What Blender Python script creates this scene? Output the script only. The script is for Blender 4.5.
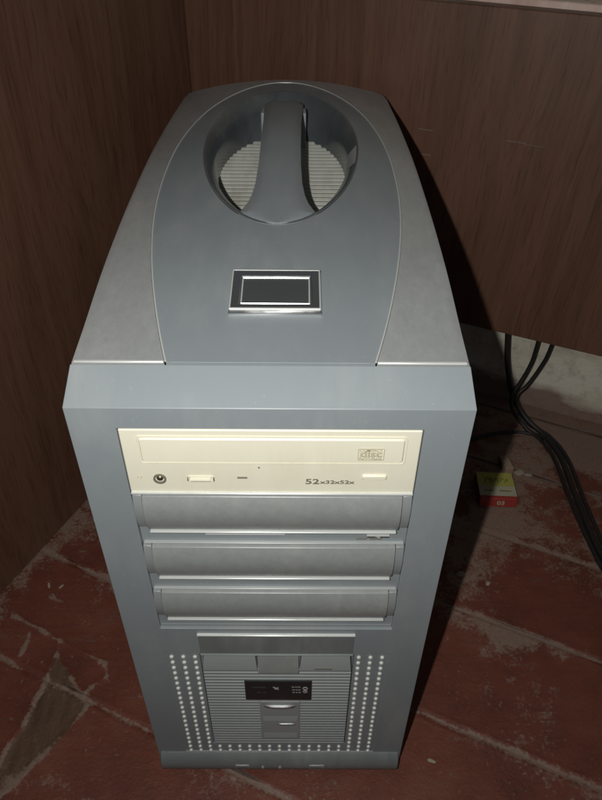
import bpy, bmesh, math, random
import numpy as np
from mathutils import Vector, Matrix
random.seed(7); rng = np.random.default_rng(7)
S = bpy.context.scene
for o in list(bpy.data.objects): bpy.data.objects.remove(o)
COL = S.collection

# ---------------------------------------------------------------- camera
cd = bpy.data.cameras.new('camera'); cam = bpy.data.objects.new('camera', cd); COL.objects.link(cam)
R3 = Matrix(((0.99997273, -0.00566453, -0.00473749), (0.0, 0.64154532, -0.76708513), (0.00738449, 0.76706421, 0.64152783)))
cam.matrix_world = Matrix.Translation((0.01339, -0.25412, 0.62304)) @ R3.to_4x4()
cd.sensor_fit = 'VERTICAL'; cd.sensor_height = 36; cd.lens = 31.275
cd.clip_start = 0.01; cd.clip_end = 50
S.camera = cam

# ---------------------------------------------------------------- light
W = bpy.data.worlds.new('World'); S.world = W; W.use_nodes = True
W.node_tree.nodes['Background'].inputs[0].default_value = (0.95, 0.97, 1.0, 1)
W.node_tree.nodes['Background'].inputs[1].default_value = 0.062
def lamp(name, kind, loc, target, energy, color=(1, 1, 1), size=0.01, **kw):
    l = bpy.data.lights.new(name, kind); l.energy = energy; l.color = color
    if kind == 'AREA':
        l.size = size
    else: l.shadow_soft_size = size
    for k, v in kw.items(): setattr(l, k, v)
    o = bpy.data.objects.new(name, l); COL.objects.link(o); o.location = loc
    o.rotation_euler = (Vector(target) - Vector(loc)).to_track_quat('-Z', 'Y').to_euler()
    return o
lamp('phone_flash', 'SPOT', (-0.020, -0.250, 0.627), (0.0, 0.06, 0.36), 7.9, (1.0, 0.985, 0.93), 0.0030,
     spot_size=math.radians(130), spot_blend=1.0)
lamp('shelf_fill', 'AREA', (0.40, 0.55, 0.85), (0.36, 0.47, 0.50), 45, (1.0, 0.95, 0.90), 0.10, spread=math.radians(50))  # added lamp, out of view above the shelf, to brighten the pink board
S.view_settings.view_transform = 'Standard'; S.view_settings.look = 'None'
S.view_settings.exposure = 0; S.view_settings.gamma = 1
S.render.engine = 'CYCLES'

# ---------------------------------------------------------------- helpers
def finish(bm, name, mat, parent=None, smooth=False, bevel=0, seg=2, angle=30, mats=None):
    bmesh.ops.recalc_face_normals(bm, faces=bm.faces[:])
    me = bpy.data.meshes.new(name); bm.to_mesh(me); bm.free()
    o = bpy.data.objects.new(name, me); COL.objects.link(o)
    for m in (mats or [mat]): me.materials.append(m)
    if parent is not None:
        p = Vector((0, 0, 0)); q = parent
        while q is not None: p += q.location; q = q.parent
        me.transform(Matrix.Translation(-p)); o.parent = parent
    if bevel:
        b = o.modifiers.new('bevel', 'BEVEL'); b.width = bevel; b.segments = seg
        b.limit_method = 'ANGLE'; b.angle_limit = math.radians(angle)
        b.harden_normals = False
    if smooth or bevel:
        for p in me.polygons: p.use_smooth = True
        try: me.set_sharp_from_angle(angle=math.radians(35))
        except Exception: pass
    return o
def tag(o, label=None, cat=None, group=None, kind=None):
    if label: o['label'] = label
    if cat: o['category'] = cat
    if group: o['group'] = group
    if kind: o['kind'] = kind
    return o
def thing(name, loc, label, cat, group=None):
    o = bpy.data.objects.new(name, None); COL.objects.link(o); o.location = loc
    o.empty_display_size = 0.05
    return tag(o, label, cat, group)
def box(bm, x0, x1, y0, y1, z0, z1, mi=0, M=None):
    v = [bm.verts.new((x, y, z)) for x in (x0, x1) for y in (y0, y1) for z in (z0, z1)]
    if M is not None:
        for q in v: q.co = M @ q.co
    for f in ((0, 1, 3, 2), (4, 6, 7, 5), (0, 4, 5, 1), (2, 3, 7, 6), (0, 2, 6, 4), (1, 5, 7, 3)):
        fc = bm.faces.new([v[i] for i in f]); fc.material_index = mi
    return v
def BX(*a, **k):
    bm = bmesh.new(); box(bm, *a, **k); return bm
def extrude_x(bm, prof, x0, x1, mi=0):
    """closed (y, z) profile swept along x"""
    a = [bm.verts.new((x0, y, z)) for y, z in prof]; b = [bm.verts.new((x1, y, z)) for y, z in prof]
    n = len(prof)
    for i in range(n):
        f = bm.faces.new((a[i], a[(i + 1) % n], b[(i + 1) % n], b[i])); f.material_index = mi
    f = bm.faces.new(a); f.material_index = mi
    f = bm.faces.new(list(reversed(b))); f.material_index = mi
def rrect(cx, cz, w, h, r, n=5):
    pts = []
    for sx, sz, a0 in ((1, 1, 0), (-1, 1, 90), (-1, -1, 180), (1, -1, 270)):
        for i in range(n + 1):
            a = math.radians(a0 + 90 * i / n)
            pts.append((cx + sx * (w / 2 - r) + r * math.cos(a), cz + sz * (h / 2 - r) + r * math.sin(a)))
    return pts
def plate(bm, pts, y0, y1, ch=0.0, mi=0):
    """front-facing plate: (x, z) outline from y1 (back) to y0 (front); ch = small chamfer"""
    cx = sum(p[0] for p in pts) / len(pts); cz = sum(p[1] for p in pts) / len(pts)
    xs = [p[0] for p in pts]; zs = [p[1] for p in pts]; hw = (max(xs) - min(xs)) / 2; hh = (max(zs) - min(zs)) / 2
    def ring(y, ins): return [bm.verts.new((cx + (x - cx) * (1 - ins / hw), y, cz + (z - cz) * (1 - ins / hh))) for x, z in pts]
    rings = [ring(y1, 0), ring(y0 + ch, 0)] + ([ring(y0, ch)] if ch else [])
    n = len(pts)
    for a, b in zip(rings, rings[1:]):
        for i in range(n):
            f = bm.faces.new((a[i], a[(i + 1) % n], b[(i + 1) % n], b[i])); f.material_index = mi
    f = bm.faces.new(rings[-1]); f.material_index = mi
    f = bm.faces.new(rings[0]); f.material_index = mi
def ring_plate(bm, outer, inner, y0, y1, mi=0):
    n = len(outer)
    def mk(p, y): return [bm.verts.new((a, y, b)) for a, b in p]
    o0, o1, i0, i1 = mk(outer, y0), mk(outer, y1), mk(inner, y0), mk(inner, y1)
    for i in range(n):
        j = (i + 1) % n
        for q in ((o1[i], o1[j], o0[j], o0[i]), (o0[i], o0[j], i0[j], i0[i]), (i0[i], i0[j], i1[j], i1[i]), (i1[i], i1[j], o1[j], o1[i])):
            f = bm.faces.new(q); f.material_index = mi
def tube(bm, pts, r, n=10, closed=False, mi=0):
    pts = [Vector(p) for p in pts]; rings = []
    up = Vector((0, 0, 1)); m = len(pts)
    prev = None
    for i, p in enumerate(pts):
        if closed: t = pts[(i + 1) % m] - pts[i - 1]
        else: t = pts[min(i + 1, m - 1)] - pts[max(i - 1, 0)]
        t.normalize()
        if prev is None:
            a = t.cross(up)
            if a.length < 1e-3: a = t.cross(Vector((1, 0, 0)))
        else: a = prev - t * prev.dot(t)
        a.normalize(); prev = a; b = t.cross(a)
        rr = r[i] if isinstance(r, (list, tuple)) else r
        rings.append([bm.verts.new(p + (a * math.cos(2 * math.pi * k / n) + b * math.sin(2 * math.pi * k / n)) * rr) for k in range(n)])
    pr = list(zip(rings, rings[1:])) + ([(rings[-1], rings[0])] if closed else [])
    for A, B in pr:
        for k in range(n):
            f = bm.faces.new((A[k], A[(k + 1) % n], B[(k + 1) % n], B[k])); f.material_index = mi
    if not closed:
        bm.faces.new(rings[0]); bm.faces.new(rings[-1])
def spline(P, k=8):
    P = [Vector(p) for p in P]; out = []
    Q = [P[0] * 2 - P[1]] + P + [P[-1] * 2 - P[-2]]
    for i in range(1, len(Q) - 2):
        for j in range(k):
            t = j / k; a, b, c, d = Q[i - 1], Q[i], Q[i + 1], Q[i + 2]
            out.append(0.5 * ((2 * b) + (c - a) * t + (2 * a - 5 * b + 4 * c - d) * t * t + (3 * b - a - 3 * c + d) * t ** 3))
    out.append(P[-1]); return out
def text(bm, s, size, M, depth=0.0001, bold=0.0, sx=1.0, mi=0):
    c = bpy.data.curves.new('t', 'FONT'); c.body = s; c.size = size; c.extrude = depth; c.offset = bold
    c.align_x = 'CENTER'; c.align_y = 'CENTER'
    o = bpy.data.objects.new('t', c); COL.objects.link(o)
    dg = bpy.context.evaluated_depsgraph_get()
    me = bpy.data.meshes.new_from_object(o.evaluated_get(dg))
    bpy.data.objects.remove(o)
    me.transform(M @ Matrix.Diagonal((sx, 1, 1, 1)))
    n0 = len(bm.faces); bm.from_mesh(me); bm.faces.ensure_lookup_table()
    for f in bm.faces[n0:]: f.material_index = mi
    bpy.data.meshes.remove(me)
def FRONT(x, y, z): return Matrix.Translation((x, y, z)) @ Matrix.Rotation(math.pi / 2, 4, 'X')

# ---------------------------------------------------------------- materials
class NT:
    def __init__(s, name):
        s.m = bpy.data.materials.new(name); s.m.use_nodes = True; s.t = s.m.node_tree
        s.b = s.t.nodes['Principled BSDF']
    def n(s, typ, **kw):
        x = s.t.nodes.new(typ)
        for k, v in kw.items():
            if hasattr(x, k) and k not in x.inputs: setattr(x, k, v)
        return x
    def l(s, a, b): s.t.links.new(a, b)
    def coord(s, scale=(1, 1, 1), rot=(0, 0, 0), loc=(0, 0, 0), out='Object'):
        tc = s.n('ShaderNodeTexCoord'); mp = s.n('ShaderNodeMapping')
        mp.inputs['Scale'].default_value = scale; mp.inputs['Rotation'].default_value = rot; mp.inputs['Location'].default_value = loc
        s.l(tc.outputs[out], mp.inputs[0]); return mp.outputs[0]
    def noise(s, vec, scale, detail=4, rough=0.55, dist=0.0):
        x = s.n('ShaderNodeTexNoise'); x.inputs['Scale'].default_value = scale; x.inputs['Detail'].default_value = detail
        x.inputs['Roughness'].default_value = rough; x.inputs['Distortion'].default_value = dist
        s.l(vec, x.inputs['Vector']); return x.outputs['Fac']
    def ramp(s, fac, stops):
        r = s.n('ShaderNodeValToRGB'); e = r.color_ramp.elements
        while len(e) < len(stops): e.new(0.5)
        for i, (p, c) in enumerate(stops):
            e[i].position = p
            if not isinstance(c, (tuple, list)): c = (c, c, c)
            e[i].color = (*c[:3], 1)
        s.l(fac, r.inputs[0]); return r.outputs[0]
    def mix(s, fac, a, b, mode='MIX'):
        x = s.n('ShaderNodeMix'); x.data_type = 'RGBA'; x.blend_type = mode
        for v, i in ((fac, x.inputs[0]), (a, x.inputs[6]), (b, x.inputs[7])):
            if hasattr(v, 'is_linked'): s.l(v, i)
            elif isinstance(v, (tuple, list)): i.default_value = (*v[:3], 1)
            else: i.default_value = v
        return x.outputs[2]
    def math(s, op, a, b=0.0, c=None, clamp=False):
        x = s.n('ShaderNodeMath'); x.operation = op; x.use_clamp = clamp
        for v, i in ((a, x.inputs[0]), (b, x.inputs[1]), (c, x.inputs[2])):
            if v is None: continue
            if hasattr(v, 'is_linked'): s.l(v, i)
            else: i.default_value = v
        return x.outputs[0]
    def set(s, **kw):
        for k, v in kw.items():
            k = k.replace('_', ' ')
            i = s.b.inputs[k]
            if hasattr(v, 'is_linked'): s.l(v, i)
            elif isinstance(v, (tuple, list)): i.default_value = (*v[:3], 1)
            else: i.default_value = v
    def bump(s, h, strength=0.2, dist=0.001):
        x = s.n('ShaderNodeBump'); x.inputs['Strength'].default_value = strength; x.inputs['Distance'].default_value = dist
        s.l(h, x.inputs['Height']); s.l(x.outputs[0], s.b.inputs['Normal'])

def plastic(name, col, rough=0.45, metal=0.0, dust=0.25, dustcol=(.36, .37, .36), spec=0.5, fleck=0.0):
    m = NT(name); v = m.coord()
    big = m.noise(v, 9, 5, .6); smear = m.noise(m.coord((60, 14, 14), (0, 0, .5)), 1, 6, .65)
    fine = m.noise(v, 900, 2, .6)
    f = m.math('MULTIPLY', m.ramp(big, [(.40, 0), (.62, 1)]), m.ramp(smear, [(.40, 0), (.66, 1)]))
    base = m.mix(m.math('MULTIPLY', f, dust), col, dustcol)
    base = m.mix(m.math('MULTIPLY', m.ramp(m.noise(v, 35, 5, .7), [(.3, 0), (.8, 1)]), .13), base, tuple(c * .72 for c in col))
    sp = m.ramp(m.noise(v, 420, 1, .5), [(.73, 0), (.78, 1)])
    base = m.mix(m.math('MULTIPLY', sp, dust * .6), base, dustcol)
    if fleck:
        mo = m.ramp(m.noise(m.coord((1, .5, 1)), 190, 4, .75), [(.35, 0), (.68, 1)])
        base = m.mix(m.math('MULTIPLY', mo, .35), base, tuple(c * .66 for c in col))
    if fleck: base = m.mix(m.math('MULTIPLY', m.ramp(fine, [(.35, 0), (.7, 1)]), fleck), base, tuple(c * .6 for c in col))
    m.set(Base_Color=base, Metallic=metal, Roughness=m.math('ADD', m.math('MULTIPLY', big, .22), rough - .1), Specular_IOR_Level=spec)
    m.bump(fine, .06, .0003)
    return m.m
M_BEZEL = plastic('blue_grey_plastic', (.208, .233, .250), .38, 0.0, .35)
M_STRIP = plastic('grey_plastic', (.15, .165, .168), .42, 0.0, .3)
M_SILVER = plastic('silver_paint', (.31, .33, .328), .46, .30, .7, (.4, .4, .39), fleck=.12)
M_WING = plastic('silver_grey_paint', (.50, .52, .525), .38, .5, .9, (.60, .62, .61), fleck=.12)
M_LIP = plastic('bright_silver_edge', (.66, .68, .67), .3, .35, .4)
M_EDGE = plastic('dull_silver_edge', (.42, .44, .44), .4, .3, .4)
M_BEIGE = plastic('beige_plastic', (.68, .655, .54), .42, 0.0, .25, (.55, .50, .36))
M_BEIGE2 = plastic('beige_plastic_door', (.70, .675, .555), .38, 0.0, .25, (.55, .50, .36))
M_DARK = plastic('black_steel', (.03, .03, .032), .5, .2, .3, (.12, .12, .11))
M_GREYINK = plastic('grey_ink', (.16, .15, .12), .5, 0, 0)
M_LIGHTINK = plastic('light_ink', (.30, .31, .31), .5, 0, 0)
M_STAMP = plastic('embossed_mark', (.44, .41, .30), .5, 0, 0)
M_FLAP = plastic('pale_grey_plastic', (.30, .325, .33), .45, .1, .35)
M_RIB = plastic('ribbed_plastic', (.22, .24, .245), .45, .1, .25)
M_FLOORRIB = plastic('pale_ribs', (.44, .45, .41), .5, 0, 1.0, (.26, .25, .21))
M_BOWL = plastic('dark_glossy_plastic', (.080, .092, .102), .25, 0, .3, (.3, .31, .31))
M_HANDLE = plastic('handle_plastic', (.205, .228, .245), .40, 0, .35)
M_LABEL = plastic('black_label', (.012, .014, .016), .3, 0, .08, (.1, .1, .1))
def simple(name, col, rough=.4, metal=0., **k):
    m = NT(name); v = m.coord(); n = m.noise(v, 120, 3)
    m.set(Base_Color=m.mix(m.math('MULTIPLY', n, .3), col, tuple(c * .7 for c in col)), Roughness=m.math('MULTIPLY_ADD', n, .15, rough), Metallic=metal, **k)
    return m.m
M_CHROME = simple('chrome', (.82, .83, .84), .10, 1)
M_STUD = simple('stud_metal', (.72, .73, .70), .30, .2)
M_STICKER = simple('smoked_grey_window', (.10, .108, .112), .2, .5)
M_RUBBER = simple('black_rubber', (.018, .017, .016), .45)
M_JACK = simple('dark_brass', (.22, .19, .12), .25, .9)
M_CHIP = simple('pale_chip', (.34, .29, .235), .8)
M_CREAM = simple('cream_wood', (.33, .23, .16), .7)

def wood():
    m = NT('dark_wood_laminate')
    v = m.coord()
    warp = m.n('ShaderNodeVectorMath'); warp.operation = 'MULTIPLY_ADD'
    nz = m.n('ShaderNodeTexNoise'); nz.inputs['Scale'].default_value = 3.2; nz.inputs['Detail'].default_value = 2
    m.l(m.coord((1, 1, .45)), nz.inputs['Vector'])
    m.l(nz.outputs['Color'], warp.inputs[0]); warp.inputs[1].default_value = (.10, .10, .0); m.l(v, warp.inputs[2])
    def sc(a):
        mp = m.n('ShaderNodeMapping'); mp.inputs['Scale'].default_value = a; m.l(warp.outputs[0], mp.inputs[0]); return mp.outputs[0]
    grain = m.noise(sc((20, 20, 1.3)), 1, 5, .6, 1.1)
    fine = m.noise(sc((240, 240, 7)), 1, 4, .6)
    pores = m.noise(sc((520, 520, 26)), 1, 2, .5)
    c = m.ramp(grain, [(.25, (.088, .036, .021)), (.45, (.145, .068, .043)), (.6, (.108, .048, .029)), (.8, (.185, .095, .062))])
    c = m.mix(m.math('MULTIPLY', m.ramp(fine, [(.35, 0), (.7, 1)]), .28), c, (.155, .096, .068))
    c = m.mix(m.math('MULTIPLY', m.ramp(pores, [(.56, 0), (.68, 1)]), .35), c, (.032, .016, .010))
    # grey bloom of dust and a few scuffs
    sc1 = m.ramp(m.noise(m.coord((5, 5, 60), (0, 0, 0)), 1, 3, .5), [(.70, 0), (.76, 1)])
    sc2 = m.ramp(m.noise(m.coord((18, 18, 18)), 1, 3, .6), [(.6, 0), (.75, 1)])
    c = m.mix(m.math('MULTIPLY', m.math('MULTIPLY', sc1, sc2), .35), c, (.22, .17, .14))
    m.set(Base_Color=c, Roughness=m.math('MULTIPLY_ADD', fine, .18, .40), Specular_IOR_Level=.45)
    m.bump(m.math('ADD', fine, pores), .25, .0004)
    return m.m
M_WOOD = wood()
def floorm():
    m = NT('painted_boards'); v = m.coord()
    at = m.n('ShaderNodeAttribute'); at.attribute_name = 'wear'; wear = at.outputs['Fac']
    ab = m.n('ShaderNodeAttribute'); ab.attribute_name = 'bare'; bare = ab.outputs['Fac']
    n1 = m.noise(v, 12, 6, .65); n2 = m.noise(v, 60, 6, .7); n3 = m.noise(v, 300, 4, .7)
    st = m.noise(m.coord((14, 170, 40), (0, 0, .426)), 1, 5, .65)     # streaks along the boards
    red = m.ramp(n1, [(.3, (.092, .026, .016)), (.55, (.165, .047, .028)), (.8, (.21, .085, .055))])
    red = m.mix(m.math('MULTIPLY', m.ramp(st, [(.35, 0), (.7, 1)]), .4), red, (.085, .030, .020))
    red = m.mix(m.math('MULTIPLY', m.ramp(n3, [(.45, 0), (.75, 1)]), .45), red, (.150, .064, .042))
    bw = m.ramp(m.noise(m.coord((120, 16, 40), (0, 0, .426)), 1, 5, .6), [(.3, (.060, .038, .025)), (.7, (.130, .085, .054))])
    bf = m.math('ADD', bare, m.math('MULTIPLY', m.math('SUBTRACT', n2, .5), .9))
    c = m.mix(m.math('MULTIPLY', m.ramp(bf, [(.45, 0), (.6, 1)]), .85), red, bw)
    wf = m.math('ADD', wear, m.math('MULTIPLY', m.math('SUBTRACT', n2, .5), 1.5))
    wf = m.math('ADD', wf, m.math('MULTIPLY', m.math('SUBTRACT', n3, .5), .9))
    dustc = m.mix(n3, (.16, .098, .072), (.33, .255, .205))
    c = m.mix(m.math('MULTIPLY', m.ramp(wf, [(.42, 0), (.72, 1)]), .80), c, dustc)
    ac = m.n('ShaderNodeAttribute'); ac.attribute_name = 'crack'
    c = m.mix(m.math('MULTIPLY', m.ramp(m.math('ADD', ac.outputs['Fac'], m.math('MULTIPLY', m.math('SUBTRACT', n3, .5), .6)), [(.35, 0), (.7, 1)]), .8), c, (.022, .012, .009))
    chips = m.ramp(m.noise(m.coord((30, 62, 40), (0, 0, .426)), 1, 6, .72), [(.60, 0), (.64, 1)])
    c = m.mix(m.math('MULTIPLY', m.math('MULTIPLY', chips, m.ramp(n1, [(.42, 0), (.6, 1)])), .5), c, (.125, .088, .064))
    # fine flecks of plaster and dust
    fl = m.ramp(m.noise(v, 150, 3, .6), [(.64, 0), (.70, 1)])
    fz = m.ramp(m.noise(v, 7, 3, .6), [(.45, 0), (.7, 1)])
    c = m.mix(m.math('MULTIPLY', m.math('MULTIPLY', fl, fz), .6), c, (.33, .26, .21))
    m.set(Base_Color=c, Roughness=m.math('MULTIPLY_ADD', n2, .35, .38), Specular_IOR_Level=.4)
    m.bump(m.math('ADD', n2, m.math('ADD', n3, wf)), .32, .0012)
    return m.m
M_FLOOR = floorm()
def plaster():
    m = NT('dirty_plaster'); v = m.coord()
    n1 = m.noise(m.coord((6, 6, 14)), 1, 6, .65); n2 = m.noise(v, 55, 5, .7)
    tc = m.n('ShaderNodeTexCoord'); sx = m.n('ShaderNodeSeparateXYZ'); m.l(tc.outputs['Object'], sx.inputs[0])
    c = m.ramp(n1, [(.3, (.42, .37, .29)), (.5, (.70, .66, .55)), (.75, (.82, .79, .70))])
    c = m.mix(m.math('MULTIPLY', m.ramp(n2, [(.5, 0), (.75, 1)]), .5), c, (.20, .14, .10))
    # red floor paint smeared up the foot of the wall
    h = m.math('SUBTRACT', .040, sx.outputs[2])
    h = m.math('ADD', m.math('MULTIPLY', h, 22), m.math('MULTIPLY', m.math('SUBTRACT', n1, .5), 2.2))
    c = m.mix(m.math('MULTIPLY', m.ramp(h, [(.1, 0), (.5, 1)]), .8), c, (.14, .055, .035))
    m.set(Base_Color=c, Roughness=.85); m.bump(m.math('ADD', n1, n2), .7, .003)
    return m.m
M_PLASTER = plaster()
def pinkboard():
    m = NT('faded_pink_laminate'); v = m.coord()
    n = m.noise(m.coord((10, 30, 10), (0, 0, .426)), 1, 5, .6)
    m.set(Base_Color=m.ramp(n, [(.3, (.50, .32, .26)), (.5, (.68, .52, .46)), (.72, (.85, .80, .78))]), Roughness=.4)
    return m.m
M_PINK = pinkboard()

# ---------------------------------------------------------------- room: floor, wall
E1 = np.array([.41329, .91060]); E2 = np.array([.91060, -.41329])
def P(e1, e2, z=0): 
    q = E1 * e1 + E2 * e2; return Vector((q[0], q[1], z))
def vnoise(u, v, cell, seed):
    r = np.random.default_rng(seed); g = r.random((256, 256))
    a = u / cell; b = v / cell; i = np.floor(a).astype(int); j = np.floor(b).astype(int); fa = a - i; fb = b - j
    fa = fa * fa * (3 - 2 * fa); fb = fb * fb * (3 - 2 * fb)
    G = lambda x, y: g[x % 256, y % 256]
    return (G(i, j) * (1 - fa) + G(i + 1, j) * fa) * (1 - fb) + (G(i, j + 1) * (1 - fa) + G(i + 1, j + 1) * fa) * fb
def seg_d(X, Y, a, b):
    ax, ay = a; bx, by = b; dx, dy = bx - ax, by - ay
    t = np.clip(((X - ax) * dx + (Y - ay) * dy) / (dx * dx + dy * dy), 0, 1)
    return np.hypot(X - ax - t * dx, Y - ay - t * dy)
def make_floor():
    u = np.concatenate([np.linspace(-1.6, -.36, 14)[:-1], np.arange(-.36, .60, .0026), [.62, .9]])
    v = np.concatenate([np.linspace(-1.2, -.37, 10)[:-1], np.arange(-.37, .47, .0026), np.linspace(.48, 1.6, 10)])
    U, V = np.meshgrid(u, v, indexing='ij'); X = U * E1[0] + V * E2[0]; Y = U * E1[1] + V * E2[1]
    w = .10 + .55 * (vnoise(U, V, .05, 1) - .45) + .22 * (vnoise(U, V, .018, 2) - .5)
    z = .0006 * (vnoise(U, V, .06, 3) - .5)
    seams = (-.142, -.020, .097, .218, .330, .441, .55)
    wob = .0016 * (vnoise(U * 0, V, .03, 5) - .5)
    crack = np.zeros_like(U)
    for s in seams:
        d = np.abs(U - s - wob - (0.005 if s > .3 else 0) * V)
        amp = .45 + .9 * vnoise(U * 0, V, .035, int(900 + s * 100))
        w += amp * np.exp(-(d / .0026) ** 2) * .62 + .30 * vnoise(U, V, .022, int(300 + s * 100)) * np.exp(-(np.abs(U - s + .006) / .011) ** 2)
        crack += np.exp(-((U - s - wob - (0.005 if s > .3 else 0) * V - .0022) / .0009) ** 2) * (.4 + .9 * vnoise(U * 0, V, .03, int(77 + s * 100)))
        z -= .0022 * np.exp(-(d / .0016) ** 2) - .0006 * np.exp(-((d - .004) / .002) ** 2)
    # broad dusty areas: along the left panel, and the worn back corner by the wall
    w += .55 * np.exp(-np.clip(V + .335, 0, 1) / .022) * (U > -.3)
    w += .45 * np.clip((U - .40) / .15, 0, 1) * (.35 + .9 * vnoise(U, V, .03, 8))
    w += .40 * np.clip((U - .18) / .12, 0, 1) * (V > 0) * (.3 + 1.1 * vnoise(U, V, .045, 71))
    w += .38 * np.exp(-(((U - .205) / .018) ** 2 + ((V - .14) / .07) ** 2))
    # lines round the bare patch on the left and the cracked rectangle above it
    lines = [((-.218, .103), (-.230, .036)), ((-.230, .036), (-.242, .002)), ((-.175, .055), (-.194, .023)), ((-.194, .023), (-.236, -.030)),
             ((-.218, .103), (-.185, .064)), ((-.185, .064), (-.166, .079)), ((-.272, .146), (-.169, .094)), ((-.169, .094), (-.164, .080)),
             ((-.251, .125), (-.254, .104)), ((-.218, .118), (-.218, .103)), ((-.266, .231), (-.24, .215)), ((-.242, .17), (-.228, .16))]
    for k, (a, b) in enumerate(lines):
        jit = .004 * (vnoise(U, V, .02, 30 + k) - .5)
        d = np.abs(seg_d(X + jit, Y - jit, a, b)); w += (.22 + .75 * vnoise(U, V, .012, 60 + k)) * np.exp(-(d / .0024) ** 2)
        z += .0005 * np.exp(-(d / .002) ** 2)
    poly = [(-.218, .103), (-.185, .066), (-.175, .055), (-.194, .023), (-.236, -.030), (-.28, -.08), (-.30, -.05), (-.245, .003), (-.230, .036)]
    ins = np.zeros_like(X, bool)
    for i in range(len(poly)):
        (ax, ay), (bx, by) = poly[i], poly[(i + 1) % len(poly)]
        c = ((ay > Y) != (by > Y)) & (X < (bx - ax) * (Y - ay) / (by - ay + 1e-12) + ax); ins ^= c
    bare = ins * .85 + .25 * (vnoise(U, V, .03, 9) - .4) + .3 * np.exp(-((U - .19) / .02) ** 2) * (V > .05)
    z -= ins * .0007
    w += .35 * np.exp(-(((X + .232) / .02) ** 2 + ((Y + .01) / .018) ** 2))
    nu, nv = U.shape; co = np.stack([X, Y, z], -1).reshape(-1, 3)
    idx = np.arange(nu * nv).reshape(nu, nv)
    F = np.stack([idx[:-1, :-1], idx[1:, :-1], idx[1:, 1:], idx[:-1, 1:]], -1).reshape(-1, 4)[:, ::-1]
    me = bpy.data.meshes.new('floor'); me.vertices.add(len(co)); me.vertices.foreach_set('co', co.ravel())
    me.loops.add(F.size); me.loops.foreach_set('vertex_index', F.ravel()); me.polygons.add(len(F))
    me.polygons.foreach_set('loop_start', np.arange(0, F.size, 4)); me.update(calc_edges=True); me.validate()
    for nm, a in (('wear', w), ('bare', bare), ('crack', crack)):
        t = me.attributes.new(nm, 'FLOAT', 'POINT'); t.data.foreach_set('value', a.ravel().astype(np.float32))
    me.polygons.foreach_set('use_smooth', np.ones(len(F), bool))
    if me.polygons[0].normal.z < 0: me.flip_normals()
    me.materials.append(M_FLOOR); o = bpy.data.objects.new('floor', me); COL.objects.link(o)
    tag(o, 'worn red-brown painted board floor with dusty seams', kind='structure')
make_floor()
def rbox(bm, a0, a1, b0, b1, z0, z1):   # box in the room's own (turned) directions
    M = Matrix(((E1[0], E2[0], 0, 0), (E1[1], E2[1], 0, 0), (0, 0, 1, 0), (0, 0, 0, 1)))
    box(bm, a0, a1, b0, b1, z0, z1, M=M)
bm = bmesh.new(); rbox(bm, .578, .66, -1.2, 1.6, -.02, .9)
wl = finish(bm, 'wall', M_PLASTER); tag(wl, 'dirty whitewashed wall behind the desk', kind='structure')

# ---------------------------------------------------------------- desk
desk = thing('desk', P(.49, -.35, 0), 'dark brown wood-grain desk whose panels stand left of and behind the computer', 'desk')
def room_part(name, a0, a1, b0, b1, z0, z1, mat, bev=.0012, label=None):
    bm = bmesh.new(); rbox(bm, a0, a1, b0, b1, z0, z1); o = finish(bm, name, mat, desk, bevel=bev)
    if label: o['label'] = label
    return o
room_part('side_panel', -1.0, .4995, -.356, -.340, .001, .90, M_WOOD)
room_part('back_panel', .482, .498, -.3395, 1.2, .166, .4965, M_WOOD)
room_part('shelf', .4985, .84, -.356, 1.2, .486, .502, M_PINK, label='faded pink shelf board brightened by an added lamp')

for b0, b1, z, mz in ((-.071, -.055, .381, .0006), (-.067, -.054, .356, .0007), (.018, .038, .3825, .0007), (.036, .054, .3816, .0004)):
    bm = bmesh.new(); rbox(bm, .4818, .4826, b0, b1, z, z + mz)
    finish(bm, 'scratch', simple('scratched_laminate', (.20, .155, .13), .6), desk)
# ---------------------------------------------------------------- computer tower
tower = thing('computer_tower', (0, .23, 0), 'blue-grey computer tower with silver drive covers and an oval carrying handle', 'computer')
# chassis
finish(BX(-.0955, .0955, .0305, .462, .006, .3960), 'chassis', M_DARK, tower, bevel=.001)
for sx in (-1, 1):
    for yy in (.06, .43):
        bm = bmesh.new(); bmesh.ops.create_cone(bm, cap_ends=True, segments=20, radius1=.010, radius2=.011, depth=.0065,
            matrix=Matrix.Translation((sx * .075, yy, .0035))); finish(bm, 'foot', M_RUBBER, tower, smooth=True)

# front bezel as a relief of recesses
def depth(x, z):
    ax = abs(x)
    if ax < .0762 and .3445 < z < .3915: return .0022      # optical drive opening
    if ax < .0762 and .2140 < z < .3445: return .0030      # bay covers
    if ax < .0532 and .0445 < z < .1818: return .0030      # ribbed lower panel
    if .0322 < z < .1840 and ax < .0772: return .0006      # studded surround
    return 0.0
xs = [-.1, -.0772, -.0762, -.0532, .0532, .0762, .0772, .1]
zs = [.006, .0322, .0445, .1818, .1840, .2140, .3445, .3915, .4047]
bm = bmesh.new(); V = {}
def vv(x, y, z):
    k = (round(x, 5), round(y, 5), round(z, 5))
    if k not in V: V[k] = bm.verts.new(k)
    return V[k]
def face(*p):
    vs = []
    for q in p:
        w = vv(*q)
        if w not in vs: vs.append(w)
    if len(vs) > 2:
        try: bm.faces.new(vs)
        except ValueError: pass
D = [[depth((xs[i] + xs[i + 1]) / 2, (zs[j] + zs[j + 1]) / 2) for j in range(len(zs) - 1)] for i in range(len(xs) - 1)]
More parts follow.
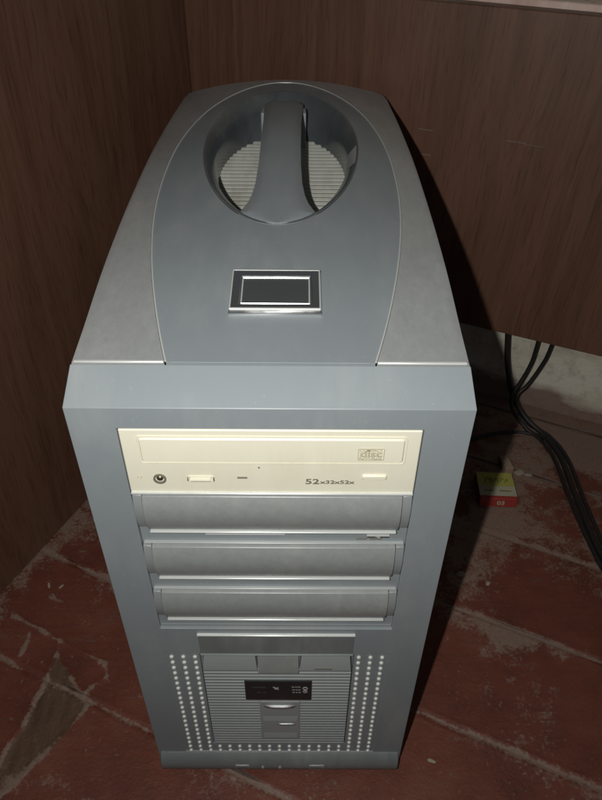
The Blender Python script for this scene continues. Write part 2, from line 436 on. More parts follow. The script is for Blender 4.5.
for i in range(len(xs) - 1):
    for j in range(len(zs) - 1):
        d = D[i][j]; x0, x1, z0, z1 = xs[i], xs[i + 1], zs[j], zs[j + 1]
        face((x0, d, z0), (x1, d, z0), (x1, d, z1), (x0, d, z1))
        if i + 1 < len(xs) - 1 and D[i + 1][j] != d: face((x1, d, z0), (x1, D[i + 1][j], z0), (x1, D[i + 1][j], z1), (x1, d, z1))
        if j + 1 < len(zs) - 1 and D[i][j + 1] != d: face((x0, d, z1), (x1, d, z1), (x1, D[i][j + 1], z1), (x0, D[i][j + 1], z1))
Lz, Ly, k98 = .4170, .0187, .985
for i in range(len(xs) - 1):
    a, b = xs[i], xs[i + 1]
    face((a, 0, zs[-1]), (b, 0, zs[-1]), (b * k98, Ly, Lz), (a * k98, Ly, Lz))
    face((a * k98, Ly, Lz), (b * k98, Ly, Lz), (b * k98, Ly + .0006, .406), (a * k98, Ly + .0006, .406))
for s in (-1, 1):
    for j in range(len(zs) - 1):
        face((s * .1, 0, zs[j]), (s * .1, .030, zs[j]), (s * .1, .030, zs[j + 1]), (s * .1, 0, zs[j + 1]))
    face((s * .1, 0, zs[-1]), (s * .1 * k98, Ly, Lz), (s * .1 * k98, Ly + .0006, .406), (s * .1, .030, zs[-1]))
bezel = finish(bm, 'front_bezel', M_BEZEL, tower, bevel=.0007, seg=3, angle=20)

# rounded foot bar under the bezel with its little ports
prof = [(.0005, .0318)] + [(-.0062 * math.sin(math.pi * min(1, t * 1.12)) ** .7 - .0005, .0312 - .0300 * t) for t in [i / 12 for i in range(11)]] + [(.0, .0010), (.028, .0010), (.028, .0310)]
bm = bmesh.new(); extrude_x(bm, prof, -.0985, .0985)
base = finish(bm, 'base_bar', M_STRIP, tower, bevel=.001, angle=40)
bm = bmesh.new(); box(bm, -.0784, .0784, -.0005, .0012, .0303, .0311); finish(bm, 'bright_lip', M_EDGE, tower, bevel=.0002)
for (x0, x1) in ((-.0368, -.0250), (.0245, .0373)):
    bm = bmesh.new(); box(bm, x0, x1, -.0073, -.004, .0152, .0218); 
    p = finish(bm, 'port_cover', M_SILVER, base, bevel=.0006)
    finish(BX(x0 + .001, x1 - .001, -.0078, -.0071, .0180, .0188), 'slot', M_DARK, base)
for x in (-.0139, .0003):
    bm = bmesh.new(); bmesh.ops.create_cone(bm, cap_ends=True, segments=20, radius1=.0017, radius2=.0013, depth=.003,
        matrix=Matrix.Translation((x, -.0064, .0186)) @ Matrix.Rotation(math.pi / 2, 4, 'X')); finish(bm, 'audio_jack', M_SILVER, base, smooth=True)

# ---- optical drive
drive_bm = bmesh.new(); plate(drive_bm, rrect(0, .3680, .1512, .0462, .0006), -.0004, .012, .0005)
drive = finish(drive_bm, 'optical_drive', M_BEIGE, tower, smooth=True)
drive['label'] = 'yellowed cream disc drive front'
bm = bmesh.new(); ring_plate(bm, rrect(.0006, .3776, .1362, .0192, .0022), rrect(.0006, .3776, .1348, .0178, .0018), -.0009, .001)
finish(bm, 'tray_surround', M_BEIGE, drive, smooth=True)
bm = bmesh.new(); plate(bm, rrect(.0006, .3776, .1338, .0168, .0016), -.0014, .001, .0007)
finish(bm, 'tray_door', M_BEIGE2, drive, smooth=True)
finish(BX(-.0755, .0755, -.0016, .001, .34505, .3464), 'lower_lip', M_LIP, drive, bevel=.0004)
bm = bmesh.new(); n = 28
for (r0, r1, y0, y1) in ((.0034, .0024, -.0004, -.0016),):
    A = [(-.0588 + r0 * math.cos(2 * math.pi * i / n), .3567 + r0 * math.sin(2 * math.pi * i / n)) for i in range(n)]
    B = [(-.0588 + r1 * math.cos(2 * math.pi * i / n), .3567 + r1 * math.sin(2 * math.pi * i / n)) for i in range(n)]
    ring_plate(bm, A, B, -.0013, .001)
jack = finish(bm, 'headphone_jack', M_GREYINK, drive, smooth=True)
bm = bmesh.new(); bmesh.ops.create_uvsphere(bm, u_segments=20, v_segments=10, radius=.0021, matrix=Matrix.Translation((-.0588, .0006, .3567)))
finish(bm, 'jack_socket', M_JACK, drive, smooth=True)
bm = bmesh.new(); ring_plate(bm, rrect(-.0372, .3567, .0135, .0042, .0012), rrect(-.0372, .3567, .0122, .0030, .0009), -.0011, .001)
finish(bm, 'wheel_surround', M_BEIGE, drive, smooth=True)
bm = bmesh.new(); prof = [(-.0002, .3583), (-.0016, .3580), (-.0021, .3567), (-.0016, .3554), (-.0002, .3551), (.001, .3551), (.001, .3583)]
extrude_x(bm, prof, -.0425, -.0320); finish(bm, 'volume_wheel', M_BEIGE2, drive, smooth=True)
for s in (-.0440, -.0304): 
    finish(BX(s - .0003, s + .0003, -.0013, .0, .3555, .3579), 'notch', M_GREYINK, drive)
finish(BX(-.0316 - .0010 + .0145, -.0264 - .0010 + .0145, -.0009, .0, .3571, .3582), 'drive_light', M_GREYINK, drive, bevel=.0002)
bm = bmesh.new(); plate(bm, rrect(.0537, .3588, .0130, .0034, .0010), -.0017, .001, .0006)
finish(bm, 'eject_button', M_BEIGE2, drive, smooth=True)
bm = bmesh.new(); bmesh.ops.create_cone(bm, cap_ends=True, segments=12, radius1=.0005, radius2=.0005, depth=.0010,
    matrix=Matrix.Translation((-.0065, -.0003, .3652)) @ Matrix.Rotation(math.pi / 2, 4, 'X')); finish(bm, 'pinhole', M_GREYINK, drive)
bm = bmesh.new(); tube(bm, [(-.0693 + .0010 * math.cos(a), -.0006, .3577 + .0008 * math.sin(a)) for a in [i * math.pi / 4 for i in range(8)]], .00018, 6, True)
finish(bm, 'moulded_mark', M_STAMP, drive, smooth=True)
bm = bmesh.new()
text(bm, '52', .0053, FRONT(.0213, -.0006, .3548), .00012, .00008, 1.45)
text(bm, 'x32x52x', .0036, FRONT(.0345, -.0006, .3545), .00012, .00005, 1.42)
finish(bm, 'speed_marking', M_GREYINK, drive)
bm = bmesh.new(); y = -.00165
text(bm, 'disc', .0064, FRONT(.0508, y, .3762), .00015, .00010, 1.15)
text(bm, 'COMPACT', .0021, FRONT(.0506, y, .3790), .00012, .00002, 1.15)
text(bm, 'ReWritable', .0022, FRONT(.0506, y, .3731), .00012, .00002, 1.15)
o_ = rrect(.0508, .3760, .0134, .0082, .0006); i_ = rrect(.0508, .3760, .0128, .0076, .0004); ring_plate(bm, o_, i_, y - .0001, y + .0005)
for zz in (.3777, .3745, .3753, .3769): box(bm, .0450, .0566, y - .00005, y + .0004, zz, zz + .0002)
finish(bm, 'disc_logo', M_STAMP, drive)

# ---- three silver bay covers
def bay_cover(z0, z1, xi, label=None):
    bm = bmesh.new(); h = z1 - z0
    def body(z0, h, bul, yb):
        pr = [(yb + .0008, z0 + h)]
        for i in range(13):
            t = i / 12; pr.append((yb - bul * math.sin(math.pi * (t * .88 + .08)) ** .8, z0 + h - .0006 - (h - .0026) * t))
        return pr + [(yb + .0010, z0 + .0018), (.006, z0 + .0018), (.006, z0 + h)]
    extrude_x(bm, body(z0, h, .0042, .0002), -xi, xi)
    cov = finish(bm, 'bay_cover', M_SILVER, tower, bevel=.0003, angle=40)
    bm = bmesh.new(); box(bm, -xi + .0008, xi - .0008, -.0022, .005, z0 + .0005, z0 + .0016)
    finish(bm, 'lower_lip', M_LIP, cov, bevel=.0005)
    bm = bmesh.new(); box(bm, -.0752, .0752, .0010, .0032, z1 + .0002, z1 + .0008); finish(bm, 'upper_lip', M_EDGE, cov, bevel=.0003)
    for s in (-1, 1):
        bm = bmesh.new(); a, b = sorted((s * (xi + .0004), s * .0756)); extrude_x(bm, body(z0 + .0012, h - .0016, .0030, .0009), a, b)
        finish(bm, 'end_cap', M_STRIP if 0 else M_RIB, cov, bevel=.0003, angle=40)
bay_cover(.3135, .3440, .0702); bay_cover(.2702, .3008, .0704); bay_cover(.2262, .2562, .0704)
bm = bmesh.new(); box(bm, -.0390, .0066, .0018, .004, .3080, .3086); finish(bm, 'silver_line', M_LIP, bezel)
bm = bmesh.new(); box(bm, -.0762 + .0004, .0762 - .0004, .0020, .0029, .2142, .2158); finish(bm, 'lower_edge', M_RIB, bezel)
# little maker's mark on the strip: an hourglass bar over a line of tiny lettering
bm = bmesh.new(); box(bm, .0535, .0665, .0012, .0040, .3077, .3084)
for a, b in ((.0538, .0585), (.0610, .0660)): box(bm, a, b, .0022, .0040, .3058, .3062)
for k in range(5):
    x = .0580 + k * .0006; box(bm, x, x + .0008, .0014, .0040, .3073 - k * .0003, .3079 - k * .0003)
lg = finish(bm, 'badge_mark', M_LIP, bezel)
finish(BX(.0538, .0664, .0018, .0028, .3060, .3076), 'badge_backing', M_LABEL, bezel)
bm = bmesh.new()
for k in range(14):
    x = .0478 + k * .00108; 
    if k in (6,): continue
    box(bm, x, x + .0008, .0024, .0040, .3034 + .0002 * (k % 2), .3043 + .0001 * (k % 3))
finish(bm, 'tiny_lettering', M_GREYINK, bezel)

# ---- sloping blank panel with bright top edge
bm = bmesh.new(); extrude_x(bm, [(.001, .2078), (-.0010, .2074), (-.0002, .1838), (.002, .1834)], -.0522, .0522)
bp = finish(bm, 'blank_panel', M_STRIP, tower, bevel=.0004)
bm = bmesh.new(); extrude_x(bm, [(.0008, .2086), (-.0016, .2083), (-.0019, .2076), (.001, .2078)], -.0526, .0526)
finish(bm, 'upper_lip', M_LIP, bp, bevel=.0003)

# ---- ribbed lower panel
bm = bmesh.new(); pr = []; z = .1640; pitch = .0042
while z > .0475:
    pr += [(-.0002, z), (-.0010, z - .0006), (-.0010, z - .0024), (.0006, z - .0032)]; z -= pitch
pr += [(.0006, .0452), (.006, .0452), (.006, .1640)]
extrude_x(bm, pr, -.0522, .0522); rib = finish(bm, 'ribbed_panel', M_RIB, tower, bevel=.00015, seg=1)
def flap(x0, x1, ym, name, mat, z0=.1652, z1=.1806, ins=.0016):
    bm = bmesh.new()
    a = [bm.verts.new(p) for p in ((x0, .003, z0), (x1, .003, z0), (x1, .003, z1), (x0, .003, z1))]
    b = [bm.verts.new(p) for p in ((x0, ym, z0), (x1, ym, z0), (x1, ym, z0 + .0012), (x1 - ins, .0002, z1), (x0 + ins, .0002, z1), (x0, ym, z0 + .0012))]
    for q in ((a[0], a[1], b[1], b[0]), (b[0], b[1], b[2], b[5]), (b[5], b[2], b[3], b[4]), (b[4], b[3], a[2], a[3]), (a[1], a[2], b[3], b[2], b[1]), (a[3], a[0], b[0], b[5], b[4]), (a[0], a[3], a[2], a[1])):
        bm.faces.new(q)
    return finish(bm, name, mat, rib, bevel=.0003)
flap(-.0518, -.0138, -.0024, 'door_flap', M_FLAP); fr = flap(.0158, .0518, -.0024, 'door_flap', M_FLAP)
flap(-.0132, .0152, -.0036, 'door_tab', M_SILVER, .1636, .1812, .0003)
finish(BX(.0262, .0386, -.0024, .0, .1666, .1682), 'slit', M_GREYINK, rib)
finish(BX(-.0526, .0526, -.0004, .003, .1811, .1822), 'upper_lip', M_RIB, rib, bevel=.0003)
bm = bmesh.new(); plate(bm, rrect(.0005, .1355, .0486, .0268, .0008), -.0018, .001, .0004)
lab = finish(bm, 'display_label', M_LABEL, rib, smooth=True)
bm = bmesh.new(); y = -.0019
for k, zz in enumerate((.1408, .1367, .1330)):
    for a, b in ((.0102, .0122), (.0127, .0141), (.0145, .0165))[:3]: box(bm, a + .0003 * k, b + .0002 * k, y, y + .0004, zz, zz + .0011)
tube(bm, [(.0200 + .0017 * math.cos(i * math.pi / 6), y, .1395 + .0017 * math.sin(i * math.pi / 6)) for i in range(12)], .0004, 6, True)
tube(bm, [(.0200 + .0015 * math.cos(i * math.pi / 6), y, .1350 + .0013 * math.sin(i * math.pi / 6)) for i in range(12)], .0003, 6, True)
tube(bm, [(-.0030, y, .1415), (-.0014, y, .1385), (.0004, y, .1408)], .0005, 6); tube(bm, [(-.0020, y, .1410), (.0006, y, .1380)], .0004, 6)
finish(bm, 'printed_icons', M_LIGHTINK, lab)
bm = bmesh.new()
for a, b, zz in ((-.0185, -.0085, .1402), (-.0155, -.0120, .1330), (-.0105, -.0088, .1330)): box(bm, a, b, y, y + .0004, zz, zz + .0008)
finish(bm, 'printed_lines', plastic('faint_ink', (.05, .052, .055), .5, 0, 0), lab)
def pill(cx, z, hw, hh, name, mat, bul=.0030):
    bm = bmesh.new(); n = 14; prev = None
    for i in range(n + 1):
        t = -1 + 2 * i / n; x = cx + hw * t; s = max(.15, (1 - abs(t) ** 3)) 
        ring = [bm.verts.new((x, .001 if k in (0, 5) else -.0008 - bul * s * math.sin(math.pi * k / 5) ** .6, z + hh * (1 - 2 * k / 5) * (s ** .3))) for k in range(6)]
        if prev:
            for k in range(5): bm.faces.new((prev[k], prev[k + 1], ring[k + 1], ring[k]))
            bm.faces.new((prev[5], prev[0], ring[0], ring[5]))
        else: bm.faces.new(ring)
        prev = ring
    bm.faces.new(prev); return finish(bm, name, mat, rib, smooth=True)
bm = bmesh.new(); plate(bm, rrect(.0014, .0890, .0300, .0600, .0012), -.0016, .001, .0003); finish(bm, 'button_plate', M_FLAP, rib, smooth=True)
pill(.0014, .1120, .0136, .0020, 'power_button', M_CHROME)
flap(-.0120, .0148, -.0030, 'blank_button', M_FLAP, .0905, .1030, .0003)
pill(.0064, .0835, .0088, .0014, 'reset_button', M_CHROME, .0020)
flap(-.0120, .0148, -.0030, 'blank_button', M_FLAP, .0630, .0765, .0003)

# ---- rows of bright studs: patterned grilles in three fields
def studs(xsr, zsr, name='stud_grille'):
    bm = bmesh.new()
    for x in xsr:
        for z in zsr:
            r = .00152
            rings = []
            for (rr, yy) in ((r, .0008), (r, -.0001), (r * .85, -.0006), (r * .5, -.0009)):
                rings.append([bm.verts.new((x + rr * math.cos(i * math.pi / 5), yy, z + rr * math.sin(i * math.pi / 5))) for i in range(10)])
            for A, B in zip(rings, rings[1:]):
                for i in range(10): bm.faces.new((A[i], A[(i + 1) % 10], B[(i + 1) % 10], B[i]))
            bm.faces.new(rings[-1])
    return finish(bm, name, M_STUD, bezel, smooth=True)
rows = [.1786 - .00741 * k for k in range(21)]; rows[-1] = .0312 + .0027
rows = [.1786 - .00724 * k for k in range(21)]
studs([-.0728, -.0647, -.0566], rows); studs([.0566, .0647, .0728], rows); studs([-.0486 + .0081 * k for k in range(13)], rows[-3:])

# ---- top cover: a shallow dome
EY = [.0, .0187, .044, .092, .16, .238, .28, .36, .434, .47]; EZ = [.4166, .4174, .4194, .4260, .4296, .4302, .4288, .4236, .4166, .4140]
def hz(x, y):
    e = float(np.interp(y, EY, EZ)); t = min(1, max(0, y / .46)); c = .0135 * t * t * (3 - 2 * t)
    # smooth the piecewise profile
    e = sum(float(np.interp(y + d, EY, EZ)) for d in (-.024, -.016, -.008, 0, .008, .016, .024)) / 7 if y > .03 else e
    return e + c * (1 - (x / .098) ** 2)
def wout(y):
    if y < .215: return .0800 - .0285 * ((.215 - y) / .195) ** 2
    t = (y - .215) / (.452 - .215)
    return .0800 * max(0, 1 - t ** 2.3) ** .5
Y0, YB = .0206, .4515
out = []; N = 70
ysr = [Y0 + (YB - Y0) * (1 - math.cos(math.pi * (i / N) * .5 + 0)) if 0 else Y0 + (YB - Y0) * math.sin(math.pi / 2 * i / N) for i in range(N + 1)]
right = [(wout(y), y) for y in ysr]; left = [(-wout(y), y) for y in reversed(ysr[:-1])]
front = [(-wout(Y0) + 2 * wout(Y0) * i / 24, Y0) for i in range(1, 24)]
outline = right + left + front
bc = (0, .2785); RA, RB = .0578, .1365
def rim(a, k=1.0, ka=None):
    return bc[0] + (ka or RA) * k * math.cos(a), bc[1] + RB * k * math.sin(a)
bm = bmesh.new(); n = len(outline); ringsN = 16; rings = []
for j in range(ringsN + 1):
    t = j / ringsN; row = []
    for (x, y) in outline:
        a = math.atan2((y - bc[1]) / RB, (x - bc[0]) / RA); rx, ry = rim(a)
        X = x + (rx - x) * t; Yy = y + (ry - y) * t; row.append(bm.verts.new((X, Yy, hz(X, Yy))))
    rings.append(row)
for A, B in zip(rings, rings[1:]):
    for i in range(n): bm.faces.new((A[i], A[(i + 1) % n], B[(i + 1) % n], B[i]))
low = [bm.verts.new((v.co.x, v.co.y, v.co.z - .004)) for v in rings[0]]
for i in range(n): bm.faces.new((low[i], low[(i + 1) % n], rings[0][(i + 1) % n], rings[0][i]))
topc = finish(bm, 'top_panel', M_BEZEL, tower, smooth=True)
# the silver wings on both sides
for s in (-1, 1):
    bm = bmesh.new(); rows_ = []
    yw = [Y0 + i * (.463 - Y0) / 90 for i in range(91)]
    for y in yw:
        w = wout(y) + .0009 if y < YB else 0.0
        xo = .098 - (.003 * max(0, (y - .44) / .023) ** 2)
        cols = [w + (xo - w) * k / 12 for k in range(13)]
        r = [bm.verts.new((s * x, y, hz(x, y) + .0002 - (.0006 if k == 12 else 0))) for k, x in enumerate(cols)]
        r.append(bm.verts.new((s * (xo + .0006), y, hz(xo, y) - .0020))); r.append(bm.verts.new((s * (xo + .0006), y, .3945)))
        rows_.append(r)
    for A, B in zip(rows_, rows_[1:]):
        for k in range(len(A) - 1):
            try: bm.faces.new((A[k], A[k + 1], B[k + 1], B[k]))
            except ValueError: pass
    # front and rear thickness
    for r in (rows_[0], rows_[-1]):
        dn = [bm.verts.new((v.co.x, v.co.y, .3945)) for v in r[:-1]]
        for k in range(len(dn) - 1): bm.faces.new((r[k], r[k + 1], dn[k + 1], dn[k]))
    wg = finish(bm, 'side_wing', M_WING, tower, smooth=True)
    tr = bmesh.new(); x0, x1 = sorted((s * (wout(Y0) + .001), s * .0972)); box(tr, x0, x1, Y0 - .0010, Y0 + .0009, .4166, .4181)
    finish(tr, 'front_edge', M_LIP, wg, bevel=.0005)
bm = bmesh.new(); tube(bm, [(x * 1.004, y, hz(x, y) + .0001) for x, y in right + left], .00050, 8)
finish(bm, 'seam_line', M_LIP, tower, smooth=True)
bm = bmesh.new(); tube(bm, [(-.0490 + .098 * i / 20, Y0 - .0002, .4172) for i in range(21)], .00045, 8); finish(bm, 'front_seam', M_BEZEL, tower, smooth=True)

# handle bowl: rolled rim, chamfer, steep wall
bm = bmesh.new(); NB = 96; prof = [(1.0, .0004, None), (.99, .0008, None), (.975, .0004, None), (.93, -.0030, None), (.88, -.0070, None), (.86, -.012, None)]
FLR = .4035; fc = (0, .287); fa, fb = .0500, .0900
rings = []
for k, dz, _ in prof:
    r = []
    for i in range(NB):
        a = 2 * math.pi * i / NB; x, y = rim(a, k); r.append(bm.verts.new((x, y, hz(*rim(a)) + dz)))
    rings.append(r)
for t in (.33, .66, 1.0, 1.02):
    r = []
    for i in range(NB):
        a = 2 * math.pi * i / NB; x, y = rim(a, .85); fx, fy = fc[0] + fa * math.cos(a), fc[1] + fb * math.sin(a)
        tt = min(t, 1); z0 = hz(*rim(a)) - .012
        r.append(bm.verts.new((x + (fx - x) * tt, y + (fy - y) * tt, z0 + (FLR - .001 - z0) * tt)))
    rings.append(r)
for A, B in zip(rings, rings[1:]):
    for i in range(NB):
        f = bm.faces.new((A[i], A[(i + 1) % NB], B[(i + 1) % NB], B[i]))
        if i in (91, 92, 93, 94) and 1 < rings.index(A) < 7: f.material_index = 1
finish(bm, 'handle_bowl', M_BOWL, tower, smooth=True, mats=[M_BOWL, plastic('reflection_patch', (.33, .35, .36), .4, 0, .6)])  # lighter faces paint a reflection onto the right wall of the bowl
for s in (-1, 1):
    bm = bmesh.new(); a, b = sorted((s * .0135, s * .0192)); box(bm, a, b, .352, .366, .402, .432)
    finish(bm, 'handle_post', plastic('post_grey', (.30, .32, .34), .4, 0, .3), tower, bevel=.001)
# pale ribbed floor of the bowl
bm = bmesh.new(); y = fc[1] - fb + .002
while y < fc[1] + fb + .010:
    w = fa * (1.15 * math.sqrt(max(0, 1 - ((y + .0030 - fc[1]) / (fb * 1.16)) ** 2)))
    if w > .004:
        a = [(y, FLR - .003), (y + .0006, FLR - .0008), (y + .0024, FLR + .0003), (y + .0046, FLR - .0006), (y + .0053, FLR - .003)]
        extrude_x(bm, a, -w, w)
    y += .0074
gr = finish(bm, 'bowl_ribs', M_FLOORRIB, tower, smooth=True)
bm = bmesh.new(); bmesh.ops.create_circle(bm, cap_ends=True, segments=64, radius=1, matrix=Matrix.Translation((0, fc[1], FLR - .0012)) @ Matrix.Diagonal((fa * 1.01, fb * 1.01, 1, 1)))
finish(bm, 'bowl_floor', plastic('bowl_floor_grey', (.36, .37, .33), .5, 0, .8, (.30, .29, .25)), tower)
# the handle
bm = bmesh.new()
HY = [.1424, .1435, .145, .150, .156, .162, .170, .180, .195, .22, .25, .31, .37, .398]
HW = [.0035, .0088, .0122, .0198, .0254, .0226, .0194, .0172, .0156, .0147, .0146, .0150, .0166, .0178]
rows_ = []
for i in range(121):
    y = HY[0] + (HY[-1] - HY[0]) * (i / 120) ** 1.4
    w = float(np.interp(y, HY, HW)); zc = hz(0, y) + .0014 + .0055 * math.sin(math.pi * min(1, max(0, (y - .142) / .245))) ** 1.3
    zc -= .012 * max(0, (y - .368) / .03) ** 1.6
    th = min(.013, .003 + (y - .1424) * .25)
    sec = []
    for k in range(11):
        u = -1 + 2 * k / 10; sec.append((u * w, zc - .0030 * abs(u) ** 3.5))
    sec += [(w * 1.0, zc - .006 if th > .007 else zc - .0040), (w * .86, zc - th), (-w * .86, zc - th), (-w * 1.0, zc - .006 if th > .007 else zc - .0040)]
    rows_.append([bm.verts.new((x, y, z)) for x, z in sec])
for A, B in zip(rows_, rows_[1:]):
    m_ = len(A)
    for k in range(m_): bm.faces.new((A[k], A[(k + 1) % m_], B[(k + 1) % m_], B[k]))
bm.faces.new(rows_[0]); bm.faces.new(rows_[-1])
finish(bm, 'handle', M_HANDLE, tower, smooth=True)

# chrome badge frame on the top
def badge():
    cx, cy = .0011, .0733; hw, hd = .0248, .0172
    sl = (hz(0, cy + .02) - hz(0, cy - .02)) / .04; z0 = hz(0, cy)
    def pt(x, y, dz): return (cx + x, cy + y, z0 + sl * y + dz)
    bm = bmesh.new()
    prof = [(1.0, 1.0, -.001), (1.0, 1.0, .0012), (.955, .93, .0034), (.80, .73, .0030), (.78, .70, .0030), (.76, .67, .0016)]
    def ringv(a, b, dz): return [bm.verts.new(pt(sx * hw * a, sy * hd * b, dz)) for sx, sy in ((-1, -1), (1, -1), (1, 1), (-1, 1))]
    rs = [ringv(*p) for p in prof]
    for A, B in zip(rs, rs[1:]):
        for i in range(4): bm.faces.new((A[i], A[(i + 1) % 4], B[(i + 1) % 4], B[i]))
    fr = finish(bm, 'badge_frame', M_CHROME, tower, bevel=.0003, angle=15)
    bm = bmesh.new(); v = [bm.verts.new(pt(sx * hw * .77, sy * hd * .68, dz)) for dz in (.0020, -.001) for sx, sy in ((-1, -1), (1, -1), (1, 1), (-1, 1))]
    bm.faces.new(v[:4]); bm.faces.new(v[4:])
    for i in range(4): bm.faces.new((v[i], v[(i + 1) % 4], v[4 + (i + 1) % 4], v[4 + i]))
    finish(bm, 'badge_window', M_STICKER, fr)
    bm = bmesh.new(); q = [pt(sx * hw * .735, sy * hd * .63, .0023) for sx, sy in ((-1, -1), (1, -1), (1, 1), (-1, 1))]
    tube(bm, [q[0], q[1]], .0004, 6); tube(bm, [q[1], q[2]], .0004, 6); tube(bm, [q[2], q[3]], .0006, 6); tube(bm, [q[3], q[0]], .0004, 6)
    finish(bm, 'bright_border', M_LIP, fr)
    bm = bmesh.new(); q = [pt(sx * hw * .965, sy * hd * .945, .0031) for sx, sy in ((-1, -1), (1, -1), (1, 1), (-1, 1))]
    tube(bm, [q[0], q[1]], .0008, 8); tube(bm, [q[1], q[2]], .00045, 8); tube(bm, [q[2], q[3]], .00035, 8); tube(bm, [q[3], q[0]], .00045, 8)
    finish(bm, 'bright_rim', M_LIP, fr, smooth=True)
badge()

# ---------------------------------------------------------------- cables
def cable(name, pts, r, label, cat='cable', group='cables behind the computer'):
    bm = bmesh.new(); tube(bm, spline(pts, 10), r, 12); o = finish(bm, name, M_RUBBER, smooth=True)
    return tag(o, label, cat, group)
cable('power_cable', [(.262, .478, .40), (.270, .470, .20), (.279, .465, .11), (.290, .458, .062), (.300, .452, .036), (.318, .437, .014), (.337, .414, .0055), (.347, .375, .0048), (.346, .30, .0048), (.350, .21, .0048), (.372, .10, .0048), (.40, -.02, .0048)], .0034,
      'thick black cable hanging straight down beside the tower shadow, leftmost under the panel edge')
cable('monitor_cable', [(.306, .452, .35), (.310, .452, .18), (.312, .455, .115), (.310, .455, .088), (.301, .452, .060), (.294, .448, .046), (.298, .440, .026), (.316, .425, .0075), (.331, .405, .0050), (.3385, .37, .0045), (.338, .30, .0045), (.343, .21, .0045), (.36, .10, .0045)], .0026,
      'thin black cable bowing left from the panel edge, the inner of the two curved ones')
cable('keyboard_cable', [(.330, .450, .35), (.331, .452, .18), (.330, .456, .112), (.325, .457, .085), (.314, .455, .058), (.303, .452, .044), (.304, .448, .030), (.322, .437, .0060), (.344, .413, .0045), (.3555, .37, .0045), (.3545, .30, .0045), (.358, .21, .0045), (.382, .10, .0045)], .0026,
      'thin black cable curving furthest right under the panel edge')
cable('audio_cable', [(.13, .475, .03), (.17, .43, .006), (.215, .408, .0042), (.243, .411, .0032), (.267, .419, .0032), (.300, .424, .0032), (.323, .418, .0045), (.334, .405, .0100)], .0022,
      'thin black cable lying flat on the floor out from behind the tower')

# ---------------------------------------------------------------- small box on the floor
def paper(name, col, amt=.25):
    m = NT(name); v = m.coord(); nn = m.noise(v, 160, 4, .7)
    m.set(Base_Color=m.mix(m.math('MULTIPLY', m.ramp(nn, [(.4, 0), (.7, 1)]), amt), col, tuple(c * .5 for c in col)), Roughness=.55); return m.m
M_RED = paper('red_card', (.33, .040, .032)); M_YEL = paper('yellow_green_card', (.40, .38, .09)); M_WHITE = paper('off_white_card', (.42, .39, .30)); M_INK = paper('olive_ink', (.20, .20, .04))
mb = thing('matchbox', (.251, .316, 0), 'small red, white and yellow matchbox lying on the floor right of the tower', 'matchbox')
Rz = Matrix.Translation((.251, .316, .0012)) @ Matrix.Rotation(math.radians(-3), 4, 'Z')
bm = bmesh.new(); box(bm, -.022, .022, -.0215, .0215, 0, .0140, M=Rz); sl = finish(bm, 'sleeve', M_RED, mb, bevel=.0008)
bm = bmesh.new(); box(bm, -.0212, .0212, .0216, .0226, .001, .0130, M=Rz); finish(bm, 'tray', M_CREAM, mb)
bm = bmesh.new(); box(bm, -.0216, .0216, -.001, .0210, .0139, .01425, M=Rz); finish(bm, 'yellow_panel', M_YEL, sl)
bm = bmesh.new(); box(bm, -.0216, .0216, -.0165, -.0011, .0139, .01423, M=Rz); finish(bm, 'white_band', M_WHITE, sl)
bm = bmesh.new()
for k, (x, y, hh, sl_) in enumerate([(-.0125, .0085, .0042, .4), (-.0085, .0105, .0030, -.5), (-.0055, .0080, .0045, .2), (-.0015, .0095, .0034, .6), (.0020, .0080, .0050, -.2), (.0060, .0095, .0030, .5), (.0095, .0085, .0042, -.4), (.0130, .0095, .0030, .3)]):
    tube(bm, [Rz @ p for p in spline([(x - sl_ * hh * .5, y - hh, .0142), (x + .0012, y, .0143), (x + sl_ * hh * .5, y + hh * .8, .0142)], 4)], .0006 + .0002 * (k % 3), 6)
for a, b in ((-.016, -.004), (.002, .016)): box(bm, a, b, -.0095, -.0075, .0140, .01435, M=Rz)
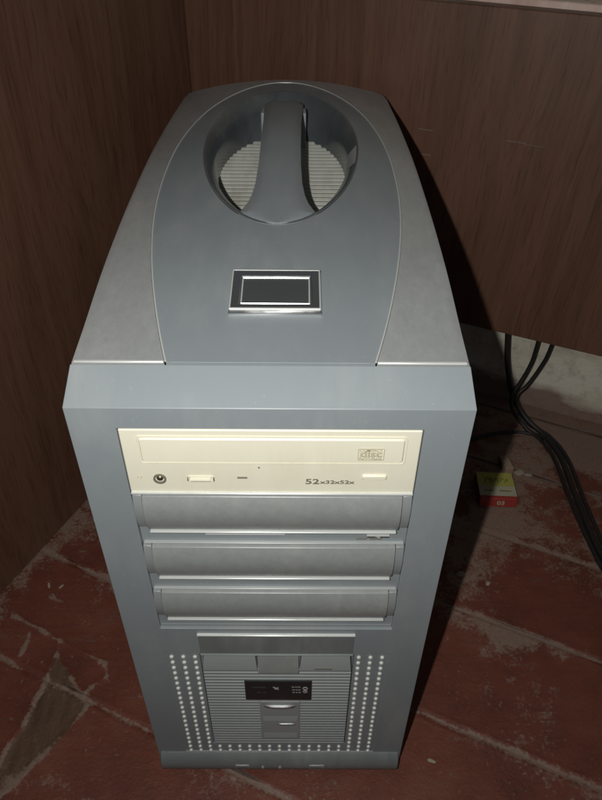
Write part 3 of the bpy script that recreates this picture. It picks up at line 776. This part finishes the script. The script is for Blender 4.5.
finish(bm, 'printed_scrawl', M_INK, sl, smooth=True)
bm = bmesh.new(); text(bm, '03', .0085, Rz @ FRONT(.003, -.0217, .0068), .0002, .0002, 1.1); finish(bm, 'printed_mark', M_WHITE, sl)

# ---------------------------------------------------------------- crumbs and chips on the floor
def chip(x, y, s, name, mat, label, cat, group=None, lenx=1.0, rz=0, z=0):
    bm = bmesh.new(); bmesh.ops.create_icosphere(bm, subdivisions=2, radius=1)
    for v in bm.verts:
        v.co *= 1 + random.uniform(-.22, .22); v.co = Vector((v.co.x * s * lenx, v.co.y * s, v.co.z * s * .25 + s * .12 + z))
    bmesh.ops.transform(bm, matrix=Matrix.Rotation(rz, 4, 'Z'), verts=bm.verts); 
    o = finish(bm, name, mat); o.location = (x, y, 0); tag(o, label, cat, group); return o
chip(.2900, .352, .0052, 'plaster_crumb', M_CHIP, 'pale plaster crumb just behind the right corner of the matchbox', 'crumb', lenx=1.3, rz=.3)
chip(.3000, .348, .0032, 'plaster_crumb', M_CHIP, 'smaller plaster crumb to the right of the pale one by the matchbox', 'crumb', lenx=1.6)
bm = bmesh.new(); box(bm, -.0055, .0055, -.012, .012, .0005, .010); pg = finish(bm, 'wood_block', M_CREAM, bevel=.001); pg.location = (.274, .360, .0012); pg.rotation_euler.z = .15
tag(pg, 'cream wooden block standing behind the yellow end of the matchbox', 'wood block')
def fchip(px, lab, L, rz, s=.0012): return chip(px[0], px[1], s, 'paint_flake', M_CHIP, lab, 'paint flake', 'pale flakes on the floor', lenx=L, rz=rz)
fchip((-.2483, .1835), 'short pale flake standing nearer the left desk panel, left of a matching pair', 3.2, 1.9)
fchip((-.2350, .1820), 'short pale flake right of a matching pair near the left desk panel', 3.0, .9)
fchip((.1310, .0060), 'pale sliver on the bare red board right of the tower foot', 2.6, -.4, .0015)
fchip((.1900, .2000), 'round pale flake on the board beyond the first seam right of the tower', 1.3, .3, .0034)
fchip((.2170, .1880), 'small pale fleck beside the round one near the board seam', 1.5, .9, .0020)
